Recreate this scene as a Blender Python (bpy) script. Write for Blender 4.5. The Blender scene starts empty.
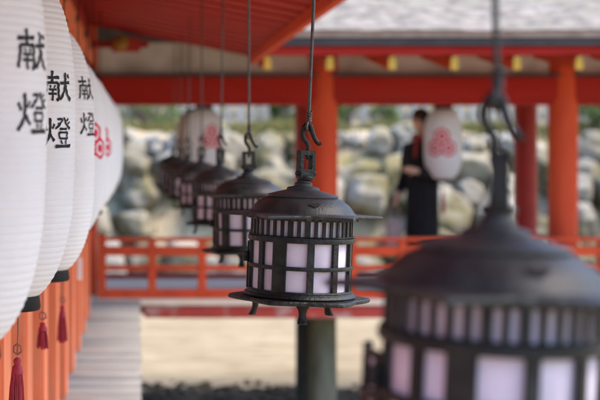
import bpy, bmesh, math, random
from math import sin, cos, pi, radians, sqrt
from mathutils import Vector, Matrix, noise
random.seed(7)
SC = bpy.context.scene
COL = SC.collection
F = 1400.0; VX = 138.0; VY = 145.0; EYE = 1.53; K = 0.9

def P(x, y, Z):
    return Vector(((x-VX)/F*Z, Z, EYE+(VY-y)/F*Z))
def X_(x, Z): return (x-VX)/F*Z
def H_(y, Z): return EYE+(VY-y)/F*Z

# ------------------------------------------------------------------ materials
def new_mat(name):
    m = bpy.data.materials.new(name); m.use_nodes = True
    nt = m.node_tree; b = nt.nodes['Principled BSDF']
    return m, nt, b
def mat(name, c1, c2=None, scale=5.0, rough=0.6, metal=0.0, bump=0.0, bscale=None, stretch=(1,1,1),
        trans=0.0, spec=0.5, detail=6.0, lo=0.35, hi=0.65, dirt=None, dirt_amt=0.5, dirt_scale=3.0):
    m, nt, b = new_mat(name)
    N = nt.nodes; L = nt.links
    tc = N.new('ShaderNodeTexCoord'); mp = N.new('ShaderNodeMapping')
    mp.inputs['Scale'].default_value = stretch
    L.new(tc.outputs['Object'], mp.inputs['Vector'])
    b.inputs['Roughness'].default_value = rough
    b.inputs['Metallic'].default_value = metal
    b.inputs['Specular IOR Level'].default_value = spec
    if c2 is None:
        b.inputs['Base Color'].default_value = (*c1, 1)
    else:
        nz = N.new('ShaderNodeTexNoise'); nz.inputs['Scale'].default_value = scale
        nz.inputs['Detail'].default_value = detail; nz.inputs['Roughness'].default_value = .6
        L.new(mp.outputs[0], nz.inputs['Vector'])
        r = N.new('ShaderNodeValToRGB')
        r.color_ramp.elements[0].position = lo; r.color_ramp.elements[0].color = (*c1, 1)
        r.color_ramp.elements[1].position = hi; r.color_ramp.elements[1].color = (*c2, 1)
        L.new(nz.outputs['Fac'], r.inputs[0])
        out = r.outputs[0]
        if dirt:
            n2 = N.new('ShaderNodeTexNoise'); n2.inputs['Scale'].default_value = dirt_scale
            n2.inputs['Detail'].default_value = 8
            L.new(mp.outputs[0], n2.inputs['Vector'])
            r2 = N.new('ShaderNodeValToRGB')
            r2.color_ramp.elements[0].position = .52; r2.color_ramp.elements[0].color = (0,0,0,1)
            r2.color_ramp.elements[1].position = .66; r2.color_ramp.elements[1].color = (dirt_amt,)*3+(1,)
            L.new(n2.outputs['Fac'], r2.inputs[0])
            mx = N.new('ShaderNodeMix'); mx.data_type = 'RGBA'
            L.new(r2.outputs[0], mx.inputs[0]); L.new(out, mx.inputs[6])
            mx.inputs[7].default_value = (*dirt, 1)
            out = mx.outputs[2]
        L.new(out, b.inputs['Base Color'])
    if bump > 0:
        n3 = N.new('ShaderNodeTexNoise'); n3.inputs['Scale'].default_value = bscale or scale*3
        n3.inputs['Detail'].default_value = 6
        L.new(mp.outputs[0], n3.inputs['Vector'])
        bp = N.new('ShaderNodeBump'); bp.inputs['Strength'].default_value = bump
        bp.inputs['Distance'].default_value = .01
        L.new(n3.outputs['Fac'], bp.inputs['Height']); L.new(bp.outputs[0], b.inputs['Normal'])
    if trans > 0:
        tr = N.new('ShaderNodeBsdfTranslucent'); tr.inputs['Color'].default_value = (*c1, 1)
        ms = N.new('ShaderNodeMixShader'); ms.inputs[0].default_value = trans
        o = N['Material Output']
        L.new(b.outputs[0], ms.inputs[1]); L.new(tr.outputs[0], ms.inputs[2]); L.new(ms.outputs[0], o.inputs['Surface'])
    return m

M = {}
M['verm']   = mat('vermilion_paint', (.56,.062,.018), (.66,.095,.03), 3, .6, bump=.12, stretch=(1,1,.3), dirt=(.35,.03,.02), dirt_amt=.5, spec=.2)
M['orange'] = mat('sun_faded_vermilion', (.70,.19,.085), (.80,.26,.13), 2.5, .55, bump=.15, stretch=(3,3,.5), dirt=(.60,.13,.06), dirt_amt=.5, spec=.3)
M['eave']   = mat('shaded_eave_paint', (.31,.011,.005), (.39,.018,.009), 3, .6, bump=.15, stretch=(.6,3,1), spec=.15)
M['beam']   = mat('shade_deepened_vermilion', (.32,.013,.008), (.40,.020,.012), 3, .6, spec=.15, bump=.12, stretch=(.4,1,1), dirt=(.28,.02,.015), dirt_amt=.6)  # same vermilion as the columns, deepened to carry the shade under the eave
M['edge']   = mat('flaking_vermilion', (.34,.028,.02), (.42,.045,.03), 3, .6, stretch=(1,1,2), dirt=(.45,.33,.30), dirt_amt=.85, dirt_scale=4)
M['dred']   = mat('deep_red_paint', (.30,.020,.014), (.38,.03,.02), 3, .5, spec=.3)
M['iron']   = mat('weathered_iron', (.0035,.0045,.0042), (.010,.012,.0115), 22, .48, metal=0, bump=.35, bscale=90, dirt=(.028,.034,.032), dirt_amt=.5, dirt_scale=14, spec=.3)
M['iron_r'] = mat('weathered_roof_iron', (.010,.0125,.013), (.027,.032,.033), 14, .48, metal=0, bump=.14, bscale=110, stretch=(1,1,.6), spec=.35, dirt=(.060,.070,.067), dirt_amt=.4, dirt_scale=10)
M['hole']   = mat('dark_opening', (.004,.004,.004), rough=.9)
M['pane']   = mat('lilac_paper', (.80,.75,.87), (.64,.59,.70), 11, .8, trans=.25, spec=.1, bump=.5, bscale=7, dirt=(.50,.45,.52), dirt_amt=.45, dirt_scale=7)
M['rod']    = mat('grey_rod', (.04,.04,.04), (.085,.083,.08), 60, .45, metal=.4)
M['ink']    = mat('black_ink', (.010,.011,.014), (.030,.032,.038), 60, .75, spec=.2)
M['redink'] = mat('crimson_ink', (.60,.006,.040), (.68,.012,.06), 40, .75, spec=.2)
M['cap']    = mat('black_lacquer', (.008,.009,.009), (.016,.016,.016), 10, .6, spec=.15)
M['tassel'] = mat('dark_red_silk', (.26,.012,.03), (.40,.03,.055), 60, .7, stretch=(6,6,.4))
M['cord']   = mat('brown_cord', (.22,.09,.07), (.3,.14,.1), 40, .8)
M['tag']    = mat('pale_paper_tag', (.78,.68,.68), (.82,.74,.74), 20, .8)
M['gold']   = mat('gilt_metal', (.44,.26,.025), (.56,.35,.045), 12, .5, metal=.3)
M['darkgold'] = mat('dark_gilt', (.26,.14,.015), (.36,.21,.03), 12, .6, metal=.2)  # gilt toned darker than the rafter caps
M['plaster']= mat('tan_plaster', (.56,.50,.45), (.66,.60,.56), 2.2, .9, dirt=(.30,.24,.21), dirt_amt=.7, dirt_scale=1.6)
M['darktrim']= mat('dark_eave_board', (.035,.035,.038), (.06,.058,.06), 5, .7)
M['brown']  = mat('weathered_batten', (.30,.22,.19), (.42,.33,.29), 6, .8)
M['thatch'] = mat('lichened_bark_thatch', (.12,.112,.10), (.27,.255,.235), 5, .95, bump=.9, bscale=22, stretch=(1,2.2,2.2), dirt=(.20,.20,.17), dirt_amt=.7, dirt_scale=2.5, spec=.1)
M['pile']   = mat('algae_covered_pile', (.085,.095,.065), (.19,.20,.145), 5, .85, bump=.5, stretch=(1,1,.35))
M['pile2']  = mat('dark_wet_pile', (.03,.028,.022), (.06,.055,.042), 5, .8, bump=.4)
M['sand']   = mat('tidal_sand', (.20,.16,.092), (.285,.24,.155), 1.1, .95, bump=.5, bscale=12, stretch=(.55,2.4,1), dirt=(.15,.115,.06), dirt_amt=1.0, dirt_scale=3.4)
M['rock']   = None
M['leafg']  = mat('green_leaf', (.045,.09,.02), (.10,.17,.035), 3, .6, trans=.25)
M['leafy']  = mat('yellow_green_grass', (.15,.15,.045), (.27,.25,.09), 4, .8, trans=.3)
M['soil']   = mat('dry_grassy_soil', (.30,.24,.15), (.42,.36,.24), 1.6, .95, bump=.6, dirt=(.20,.19,.07), dirt_amt=.9, dirt_scale=1.2)
M['fence']  = mat('pale_stone_fence', (.30,.30,.27), (.42,.42,.39), 3, .85, stretch=(1,1,.3))
M['bark']   = mat('bark', (.10,.08,.06), (.17,.14,.11), 6, .9)
M['skin']   = mat('skin', (.60,.36,.25), (.64,.40,.28), 8, .5)
M['hair']   = mat('brown_black_hair', (.030,.018,.012), (.06,.035,.02), 30, .5, stretch=(4,4,.4))
M['coat']   = mat('black_cloth', (.010,.010,.012), (.018,.018,.02), 30, .85, spec=.2)
M['scarf']  = mat('red_wool', (.26,.022,.02), (.32,.04,.03), 30, .9)
M['bag']    = mat('taupe_leather', (.34,.25,.22), (.40,.31,.28), 10, .6)
M['pebble'] = mat('shade_dark_stones', (.030,.026,.018), (.10,.088,.062), 2.0, .95, spec=.08, bump=.3)  # dark tone carries the shade under the crossing corridor

def white_paper():
    m, nt, b = new_mat('white_washi')
    N = nt.nodes; L = nt.links
    tc = N.new('ShaderNodeTexCoord')
    nz = N.new('ShaderNodeTexNoise'); nz.inputs['Scale'].default_value = 9; nz.inputs['Detail'].default_value = 8
    L.new(tc.outputs['Object'], nz.inputs['Vector'])
    r = N.new('ShaderNodeValToRGB')
    r.color_ramp.elements[0].position = .3; r.color_ramp.elements[0].color = (.83,.87,.90,1)
    r.color_ramp.elements[1].position = .7; r.color_ramp.elements[1].color = (.88,.925,.95,1)
    L.new(nz.outputs['Fac'], r.inputs[0]); L.new(r.outputs[0], b.inputs['Base Color'])
    b.inputs['Roughness'].default_value = .75; b.inputs['Specular IOR Level'].default_value = .2
    n2 = N.new('ShaderNodeTexNoise'); n2.inputs['Scale'].default_value = 45; n2.inputs['Detail'].default_value = 4
    L.new(tc.outputs['Object'], n2.inputs['Vector'])
    bp = N.new('ShaderNodeBump'); bp.inputs['Strength'].default_value = .25; bp.inputs['Distance'].default_value = .004
    L.new(n2.outputs['Fac'], bp.inputs['Height']); L.new(bp.outputs[0], b.inputs['Normal'])
    tr = N.new('ShaderNodeBsdfTranslucent'); tr.inputs['Color'].default_value = (.90,.91,.92,1)
    ms = N.new('ShaderNodeMixShader'); ms.inputs[0].default_value = .3
    L.new(b.outputs[0], ms.inputs[1]); L.new(tr.outputs[0], ms.inputs[2])
    L.new(ms.outputs[0], N['Material Output'].inputs['Surface'])
    return m
M['paper'] = white_paper()
M['paper_tan'] = mat('tan_paper', (.58,.46,.38), (.64,.52,.44), 8, .8, trans=.2)  # tan tone throughout, for one lantern of the crossing corridor

def rock_mat():
    m, nt, b = new_mat('mossy_boulder')
    N = nt.nodes; L = nt.links
    tc = N.new('ShaderNodeTexCoord'); geo = N.new('ShaderNodeNewGeometry'); oi = N.new('ShaderNodeObjectInfo')
    nz = N.new('ShaderNodeTexNoise'); nz.inputs['Scale'].default_value = 1.1; nz.inputs['Detail'].default_value = 7
    L.new(geo.outputs['Position'], nz.inputs['Vector'])
    r = N.new('ShaderNodeValToRGB')
    e = r.color_ramp.elements
    e[0].position = .40; e[0].color = (.12,.105,.045,1)
    e[1].position = .50; e[1].color = (.185,.17,.12,1)
    e2 = e.new(.64); e2.color = (.28,.27,.235,1)
    L.new(nz.outputs['Fac'], r.inputs[0])
    hs = N.new('ShaderNodeHueSaturation')
    mr = N.new('ShaderNodeMapRange'); mr.inputs[3].default_value = .7; mr.inputs[4].default_value = 1.15
    L.new(oi.outputs['Random'], mr.inputs[0]); L.new(mr.outputs[0], hs.inputs['Value'])
    L.new(r.outputs[0], hs.inputs['Color']); L.new(hs.outputs[0], b.inputs['Base Color'])
    b.inputs['Roughness'].default_value = .9
    bp = N.new('ShaderNodeBump'); bp.inputs['Strength'].default_value = .6; bp.inputs['Distance'].default_value = .05
    n2 = N.new('ShaderNodeTexNoise'); n2.inputs['Scale'].default_value = 9; n2.inputs['Detail'].default_value = 8
    L.new(geo.outputs['Position'], n2.inputs['Vector']); L.new(n2.outputs['Fac'], bp.inputs['Height'])
    L.new(bp.outputs[0], b.inputs['Normal'])
    return m
M['rock'] = rock_mat()

def plank_mat():
    m, nt, b = new_mat('silvered_planks')
    N = nt.nodes; L = nt.links
    tc = N.new('ShaderNodeTexCoord'); sp = N.new('ShaderNodeSeparateXYZ')
    L.new(tc.outputs['Object'], sp.inputs[0])
    at = N.new('ShaderNodeAttribute'); at.attribute_name = 'plank'
    mp = N.new('ShaderNodeMapping'); mp.inputs['Scale'].default_value = (1.2, 14, 1)
    L.new(tc.outputs['Object'], mp.inputs['Vector'])
    nz = N.new('ShaderNodeTexNoise'); nz.inputs['Scale'].default_value = 3; nz.inputs['Detail'].default_value = 8
    L.new(mp.outputs[0], nz.inputs['Vector'])
    r = N.new('ShaderNodeValToRGB')
    r.color_ramp.elements[0].position = .3; r.color_ramp.elements[0].color = (.225,.23,.222,1)
    r.color_ramp.elements[1].position = .7; r.color_ramp.elements[1].color = (.385,.39,.375,1)
    L.new(nz.outputs['Fac'], r.inputs[0])
    hs = N.new('ShaderNodeHueSaturation')
    mr = N.new('ShaderNodeMapRange'); mr.inputs[3].default_value = .78; mr.inputs[4].default_value = 1.12
    L.new(at.outputs['Fac'], mr.inputs[0]); L.new(mr.outputs[0], hs.inputs['Value'])
    L.new(r.outputs[0], hs.inputs['Color']); L.new(hs.outputs[0], b.inputs['Base Color'])
    b.inputs['Roughness'].default_value = .85; b.inputs['Specular IOR Level'].default_value = .15
    return m
M['plank'] = plank_mat()
M['pale_plank'] = mat('pale_worn_boards', (.70,.61,.48), (.80,.72,.60), 4, .9, spec=.04, stretch=(1,6,1))

# ------------------------------------------------------------------ mesh builder
class MB:
    def __init__(s): s.v = []; s.f = []; s.sm = []
    def add(s, vs, fs, smooth=False, xf=None):
        o = len(s.v)
        for v in vs:
            v = Vector(v)
            s.v.append(xf @ v if xf else v)
        for f in fs: s.f.append(tuple(i+o for i in f)); s.sm.append(smooth)
    def box(s, x0, x1, y0, y1, z0, z1, xf=None, b=0.0):
        if b <= 0:
            vs = [(x,y,z) for x in (x0,x1) for y in (y0,y1) for z in (z0,z1)]
            fs = [(0,1,3,2),(4,6,7,5),(0,4,5,1),(2,3,7,6),(0,2,6,4),(1,5,7,3)]
            s.add(vs, fs, False, xf); return
        bm = bmesh.new()
        bmesh.ops.create_cube(bm, size=1)
        for v in bm.verts:
            v.co = Vector((x0+(v.co.x+.5)*(x1-x0), y0+(v.co.y+.5)*(y1-y0), z0+(v.co.z+.5)*(z1-z0)))
        bmesh.ops.bevel(bm, geom=bm.edges[:], offset=b, segments=2, affect='EDGES')
        bm.verts.index_update()
        s.add([v.co.copy() for v in bm.verts], [[v.index for v in f.verts] for f in bm.faces], False, xf)
        bm.free()
    def lathe(s, prof, n=32, xf=None, smooth=True, caps=True, a0=0, a1=2*pi):
        full = abs(a1-a0-2*pi) < 1e-6
        m = n if full else n+1
        vs = []
        for (r, z) in prof:
            for i in range(m):
                a = a0+(a1-a0)*i/n
                vs.append((r*sin(a), -r*cos(a), z))
        fs = []
        for j in range(len(prof)-1):
            for i in range(n):
                k = (i+1) % m
                fs.append((j*m+i, j*m+k, (j+1)*m+k, (j+1)*m+i))
        if caps and full:
            if prof[0][0] > 1e-6: fs.append(tuple(reversed(range(m))))
            if prof[-1][0] > 1e-6: fs.append(tuple((len(prof)-1)*m+i for i in range(m)))
        s.add(vs, fs, smooth, xf)
    def tube(s, pts, rad, n=8, xf=None, cap=True):
        pts = [Vector(p) for p in pts]
        if not hasattr(rad, '__len__'): rad = [rad]*len(pts)
        vs = []; up = None
        for i, p in enumerate(pts):
            t = (pts[min(i+1, len(pts)-1)]-pts[max(i-1, 0)]).normalized()
            if up is None:
                up = t.orthogonal().normalized()
            else:
                up = (up-t*up.dot(t)).normalized()
            w = t.cross(up)
            for k in range(n):
                a = 2*pi*k/n
                vs.append(p+(up*cos(a)+w*sin(a))*rad[i])
        fs = []
        for i in range(len(pts)-1):
            for k in range(n):
                q = (k+1) % n
                fs.append((i*n+k, i*n+q, (i+1)*n+q, (i+1)*n+k))
        if cap:
            fs.append(tuple(reversed(range(n)))); fs.append(tuple((len(pts)-1)*n+k for k in range(n)))
        s.add(vs, fs, True, xf)
    def build(s, name, m, parent=None, loc=None, sharp=True):
        me = bpy.data.meshes.new(name)
        me.from_pydata([tuple(v) for v in s.v], [], s.f)
        me.materials.append(m)
        me.polygons.foreach_set('use_smooth', s.sm)
        me.update()
        bm = bmesh.new(); bm.from_mesh(me); bmesh.ops.recalc_face_normals(bm, faces=bm.faces); bm.to_mesh(me); bm.free()
        if any(s.sm) and sharp:
            me.set_sharp_from_angle(angle=radians(42))
        o = bpy.data.objects.new(name, me); COL.objects.link(o)
        if parent: o.parent = parent
        if loc is not None: o.location = loc
        return o
def tag(o, label=None, cat=None, group=None, kind=None):
    if label: o['label'] = label
    if cat: o['category'] = cat
    if group: o['group'] = group
    if kind: o['kind'] = kind
    return o
def thing(name, label, cat, loc=(0,0,0), group=None):
    o = bpy.data.objects.new(name, None); COL.objects.link(o); o.location = loc
    o.empty_display_size = .1
    return tag(o, label, cat, group)
def children(o): return [c for c in COL.objects if c.parent == o]
def copy_tree(o, parent=None):
    kids = children(o)
    c = o.copy(); COL.objects.link(c); c.parent = parent
    for k in kids: copy_tree(k, c)
    return c
def smooth_path(pts, n=6):
    pts = [Vector(p) for p in pts]; out = []
    for i in range(len(pts)-1):
        p0 = pts[max(i-1,0)]; p1 = pts[i]; p2 = pts[i+1]; p3 = pts[min(i+2,len(pts)-1)]
        for k in range(n):
            t = k/n
            out.append(.5*((2*p1)+(p2-p0)*t+(2*p0-5*p1+4*p2-p3)*t*t+(3*p1-p0-3*p2+p3)*t**3))
    out.append(pts[-1]); return out

# ------------------------------------------------------------------ ground, water side
def grid(name, x0, x1, y0, y1, nx, ny, zf, m, kind='structure'):
    b = MB()
    vs = []
    for j in range(ny+1):
        for i in range(nx+1):
            x = x0+(x1-x0)*i/nx; y = y0+(y1-y0)*j/ny
            vs.append((x, y, zf(x, y)))
    fs = [(j*(nx+1)+i, j*(nx+1)+i+1, (j+1)*(nx+1)+i+1, (j+1)*(nx+1)+i) for j in range(ny) for i in range(nx)]
    b.add(vs, fs, True)
    o = b.build(name, m, sharp=False)
    if kind: o['kind'] = kind
    return o
GZ = EYE-3.0
def gz(x, y):
    h = .035*noise.noise(Vector((x*.8, y*1.6, 0)))+.012*noise.noise(Vector((x*5, y*7, 3)))
    return GZ+h
def gfar(x, y): return GZ-.15 if (-7.5 < x < 17.5 and -2.5 < y < 33.5) else GZ-.01
grid('ground', -8, 18, -3, 34, 260, 300, gz, M['sand'])
grid('outer_ground', -400, 400, -400, 400, 320, 320, gfar, M['soil'])

# bank behind the sand
def bz(x, y):
    t = max(0, min(1, (y-29.6)/2.6))
    return GZ-.06+3.38*t+.14*noise.noise(Vector((x*.7, y*.8, 5)))+.05*noise.noise(Vector((x*3, y*3, 1)))+max(0, y-38)*.55
grid('embankment', -40, 50, 29.3, 80, 260, 150, bz, M['soil'])

# stone facing of the bank

wall = thing('boulder_wall', 'mossy retaining wall of large pale rounded boulders beyond the sand flat', 'stone wall', (5, 30.2, GZ+.4))
protos = []
for k in range(6):
    bm = bmesh.new(); bmesh.ops.create_icosphere(bm, subdivisions=4, radius=1)
    off = Vector((k*11.3, k*3.1, 0))
    planes = [(Vector([random.gauss(0,1) for _ in range(3)]).normalized(), random.uniform(.68,.92)) for _ in range(11)]
    for v in bm.verts:
        n = v.co.normalized()
        d = 1+.42*noise.noise(n*1.2+off)+.24*noise.noise(n*2.4+off)+.06*noise.noise(n*6+off)
        # facet
        for pl in planes:
            q = n.dot(pl[0])
            if q > .05: d = min(d, pl[1]/q+.03*noise.noise(n*5+off))
        v.co = n*d
    me = bpy.data.meshes.new('boulder'); bm.to_mesh(me); bm.free()
    me.materials.append(M['rock'])
    for p in me.polygons: p.use_smooth = True
    protos.append(me)
rows = [(.12,1.25,29.6),(.92,1.05,30.15),(1.50,.95,30.65),(2.02,.85,31.1),(2.42,.70,31.5),(2.70,.52,31.85)]
cnt = 0
for ri, (h, s, yy) in enumerate(rows):
    x = -1.9+random.uniform(0,.5)
    while x < 12.0 and cnt < 100:
        sz = s*random.uniform(.6,1.3)
        w = sz*random.uniform(.95,1.3)
        x += w*.52
        if not (ri >= 1 and random.random() < .24):
            o = bpy.data.objects.new('boulder', random.choice(protos)); COL.objects.link(o); o.parent = wall
            o.location = (x-5, yy-30.2+random.uniform(-.12,.12), h+random.uniform(-.12,.12))
            o.scale = (w*.62, sz*.5, sz*.52)
            o.rotation_euler = (random.uniform(-.3,.3), random.uniform(-.35,.35), random.uniform(0, 6.28))
            cnt += 1
        x += w*.34

# grass tufts on and over the bank
b = MB()
for i in range(16000):
    x = random.uniform(-4, 14)
    if random.random() < .9: y = random.uniform(32.0, 34.2)
    else: y = random.uniform(29.8, 32)
    if noise.noise(Vector((x*.9, y*1.2, 9))) < -.12: continue
    z = bz(x, y)-.02; hgt = random.uniform(.12,.34)*(1 if y > 31.7 else .7); a = random.uniform(0, pi); w = .014+.02*random.random()
    dx = cos(a)*w; dy = sin(a)*w; lx = random.uniform(-.1,.1); ly = random.uniform(-.12,.06)
    b.add([(x-dx,y-dy,z),(x+dx,y+dy,z),(x+lx,y+ly,z+hgt)], [(0,1,2)])
tag(b.build('grass', M['leafy']), 'yellow green grass along the top of the boulder bank', 'grass', kind='stuff')

# pale fence beyond the bank
fen = thing('slat_fence', 'pale grey fence of upright posts on top of the grassy bank', 'fence', (5, 35, GZ+3.3))
b = MB(); x = -9
while x < 13:
    w = random.uniform(.13,.24)
    b.box(x, x+w, -.06, .06, -.1, 2.0+random.uniform(-.03,.03)); x += w+random.uniform(.06,.16)
b.build('slats', M['fence'], fen)
b = MB(); b.box(-9,13,.065,.15,.35,.5); b.box(-9,13,.065,.15,1.5,1.65); b.build('rail', M['fence'], fen)

# shrubs
def shrub(x, y, z0, w, h, label, n=2600, leaf=.09):
    t = thing('shrub', label, 'shrub', (x, y, z0), 'green shrubs along the fence')
    b = MB(); cl = []
    for i in range(6):
        e = Vector((random.uniform(-.35,.35)*w, random.uniform(-.3,.3)*w, h*random.uniform(.5,.85)))
        b.tube(smooth_path([(0,0,-.1),(e.x*.4,e.y*.4,e.z*.45),e],4), [.05*w*(1-.07*k) for k in range(9)], 6)
    b.build('stem', M['bark'], t)
    b = MB()
    cl = [(Vector((random.uniform(-.42,.42)*w, random.uniform(-.35,.35)*w, random.uniform(.22,.9)*h)), random.uniform(.13,.26)*w) for _ in range(24)]
    for i in range(n):
        c, r = random.choice(cl)
        d = Vector([random.gauss(0,1) for _ in range(3)]).normalized()*r*random.random()**.4
        p = c+d; s = leaf*random.uniform(.6,1.2)
        u = Vector([random.gauss(0,1) for _ in range(3)]).normalized(); v = u.orthogonal().normalized()
        b.add([p-u*s*.5, p+v*s*.28, p+u*s*.5, p-v*s*.28], [(0,1,2,3)])
    b.build('foliage', M['leafg'], t)
def sh(px, y, Z, w, h, label, **k):
    shrub(X_(px,Z), Z, bz(X_(px,Z), Z), w, h, label, **k)
sh(283, 0, 34.2, .6, .95, 'narrow dark green shrub just left of the near red column')
sh(347, 0, 34.0, .75, 1.1, 'dark green shrub just right of the near red column')
sh(594, 0, 32.6, 1.7, 1.9, 'large green shrub at the right edge beyond the orange column', n=4500)
sh(152, 0, 34.3, 1.5, 1.0, 'loose green shrub seen between the paper lanterns and the iron lanterns', n=1800)
sh(385, 0, 34.4, .7, .7, 'small green shrub just left of the standing person', n=1000)

# wood behind (only from aside)
b = MB()
for i in range(26000):
    x = random.uniform(-16, 30); y = random.uniform(38, 48)
    z = bz(x,y)+random.uniform(.2, 6.5)*(.7+.3*noise.noise(Vector((x*.4,y*.4,2))))
    p = Vector((x,y,z)); s = random.uniform(.2,.42)
    u = Vector([random.gauss(0,1) for _ in range(3)]).normalized(); v = u.orthogonal().normalized()
    b.add([p-u*s*.5, p+v*s*.3, p+u*s*.5, p-v*s*.3], [(0,1,2,3)])
tag(b.build('woodland', M['leafg']), 'mass of green woodland on the slope behind the fence', 'woodland', kind='stuff')

# ------------------------------------------------------------------ far corridor
ZF = 14.4
far = thing('cross_corridor', 'red open corridor crossing behind with bark thatch roof and low railing', 'building', (3.2, ZF, 0))
ox, oy = 3.2, ZF
def FB(x0,x1,y0,y1,z0,z1): return (x0-ox,x1-ox,y0-oy,y1-oy,z0,z1)
XL, XR = -3.4, 9.6
for px in (83, 323, 563, 803):
    cx = X_(px, ZF)
    b = MB(); b.lathe([(.150,.0),(.150,2.9)], 32, Matrix.Translation((cx-ox, 0, 0))); b.build('column', M['verm'], far)
    b = MB(); b.lathe([(.145,GZ-.2),(.14,-.6),(.135,-.20)], 28, Matrix.Translation((cx-ox, 0, 0))); b.build('pile', M['pile'], far)
    b = MB(); b.box(*FB(cx-.1,cx+.12,ZF-.13,ZF+.1,EYE+.745,EYE+.93), b=.01); b.build('bracket', M['dred'], far)
    b = MB(); b.lathe([(0,-.012),(.028,-.008),(.030,0)], 12, Matrix.Translation((cx-ox+.01, -.122, EYE+.62)) @ Matrix.Rotation(radians(90),4,'X') @ Matrix.Scale(-1,4,(0,0,1))); b.build('nail_cover', M['cap'], far)
for px in (65, 306, 525.5, 745):
    Z2 = 15.85; cx = X_(px, Z2)
    b = MB(); b.lathe([(.13,.0),(.13,2.6)], 28, Matrix.Translation((cx-ox, Z2-oy, 0))); b.build('column', M['dred'], far)
    b = MB(); b.lathe([(.12,GZ-.2),(.115,-.20)], 24, Matrix.Translation((cx-ox, Z2-oy, 0))); b.build('pile', M['pile2'], far)
# main beam and its moulding
b = MB(); b.box(*FB(XL,XR,ZF-.12,ZF+.12,EYE+.46,EYE+.70), b=.012); b.box(*FB(XL,XR,ZF-.09,ZF+.09,EYE+.41,EYE+.4585), b=.006)
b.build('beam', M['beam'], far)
b = MB(); b.box(*FB(XL,XR,ZF-.14,ZF+.06,EYE+.702,EYE+.725)); b.build('batten', M['darktrim'], far)
b = MB(); b.box(*FB(XL,XR,ZF-.02,ZF+.06,EYE+.727,EYE+1.05)); b.build('plaster_panel', M['plaster'], far)
b = MB(); b.box(*FB(XL,XR,15.75,15.95,EYE+.55,EYE+.75), b=.01); b.build('beam', M['dred'], far)
# eaves
ze = 13.0
XE = 1.125
b = MB(); b.box(*FB(XE,XR,ze,ze+.08,H_(55,ze),H_(46,ze)), b=.006); b.build('fascia', M['beam'], far)
b = MB(); b.box(*FB(XE,XR,ze-.05,ze+.08,H_(45.6,ze),H_(38,ze))); b.build('dark_eave_board', M['darktrim'], far)
b = MB(); b.box(*FB(XE,XR,ze-.09,ze+.08,H_(37.7,ze),H_(31.5,ze))); b.build('batten', M['brown'], far)
gx = []
for i in range(-4, 15):
    px = 330+62.4*i
    cx = X_(px, ze)
    if cx > XR-.3 or cx < XE+.05: continue
    zt = H_(56.5, ze)
    b = MB()
    prof = [(-.027,0),(.027,0),(.033,-.05),(.037,-.095),(.031,-.118),(-.031,-.118),(-.037,-.095),(-.033,-.05)]
    vs = [(cx-ox+p[0], -1.40, zt+p[1]-.003) for p in prof]+[(cx-ox+p[0], -1.36, zt+p[1]-.003) for p in prof]
    n = len(prof); fs = [tuple(range(n)), tuple(range(2*n-1,n-1,-1))]+[(i_, (i_+1)%n, n+(i_+1)%n, n+i_) for i_ in range(n)]
    r = MB()
    r.add([(cx-ox+sx*.035, yy, zt+zz) for yy, dz in ((-1.357,0),(0.2,.22)) for sx, zz in ((-1,-.12+dz),(1,-.12+dz),(1,-.01+dz),(-1,-.01+dz))],
          [(0,1,2,3),(7,6,5,4),(0,4,5,1),(1,5,6,2),(2,6,7,3),(3,7,4,0)])
    ro = r.build('rafter', M['verm'], far)
    b.add(vs, fs); b.build('gilt_cap', M['gold'], ro)
b = MB()
b.add([(XE-ox, ze+.08-oy, H_(46,ze)), (XR-ox, ze+.08-oy, H_(46,ze)), (XR-ox, 15.0-oy, H_(46,ze)+.42), (XE-ox, 15.0-oy, H_(46,ze)+.42)], [(0,1,2,3)])
b.build('eave_boards', M['dred'], far)
# thatch: front and back slopes, thick, uneven
b = MB()
nx, ny = 220, 60
def th(x, t, zr, s):
    yy = 12.86+2.25*t if s > 0 else 17.36-2.25*t
    z = H_(31.0, ze)+1.25*t+.12*t*t
    z += min(1,.25+t*8)*(.028*noise.noise(Vector((x*3, t*7, s)))+.018*noise.noise(Vector((x*9, t*22, s)))+.05*noise.noise(Vector((x*.8,t*2,s))))
    return (x-ox, yy-oy, z)
for s in (1,-1):
    vs = []
    for j in range(ny+1):
        for i in range(nx+1):
            x = (XE+.04)+(XR-XE-.04)*i/nx; vs.append(th(x, j/ny, 0, s))
    fs = [(j*(nx+1)+i, j*(nx+1)+i+1, (j+1)*(nx+1)+i+1, (j+1)*(nx+1)+i) for j in range(ny) for i in range(nx)]
    # butt edge
    o_ = len(vs)
    for i in range(nx+1):
        p = vs[i]; vs.append((p[0], p[1]+.04*s, H_(31.2, ze)))
    fs += [(i, i+1, o_+i+1, o_+i) for i in range(nx)]
    b.add(vs, fs, True)
b.build('thatch_roof', M['thatch'], far)
b = MB()
b.add([(XE+.05-ox,-1.4,H_(31,ze)+.0),(XE+.05-ox,.71,H_(31,ze)+1.37),(XE+.05-ox,2.9,H_(31,ze))],[(0,1,2)])
b.build('gable', M['plaster'], far); b = MB()
b.add([(XR-ox,-1.4,H_(31,ze)+.0),(XR-ox,.71,H_(31,ze)+1.37),(XR-ox,2.9,H_(31,ze))],[(0,1,2)])
b.build('gable', M['plaster'], far)
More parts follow.
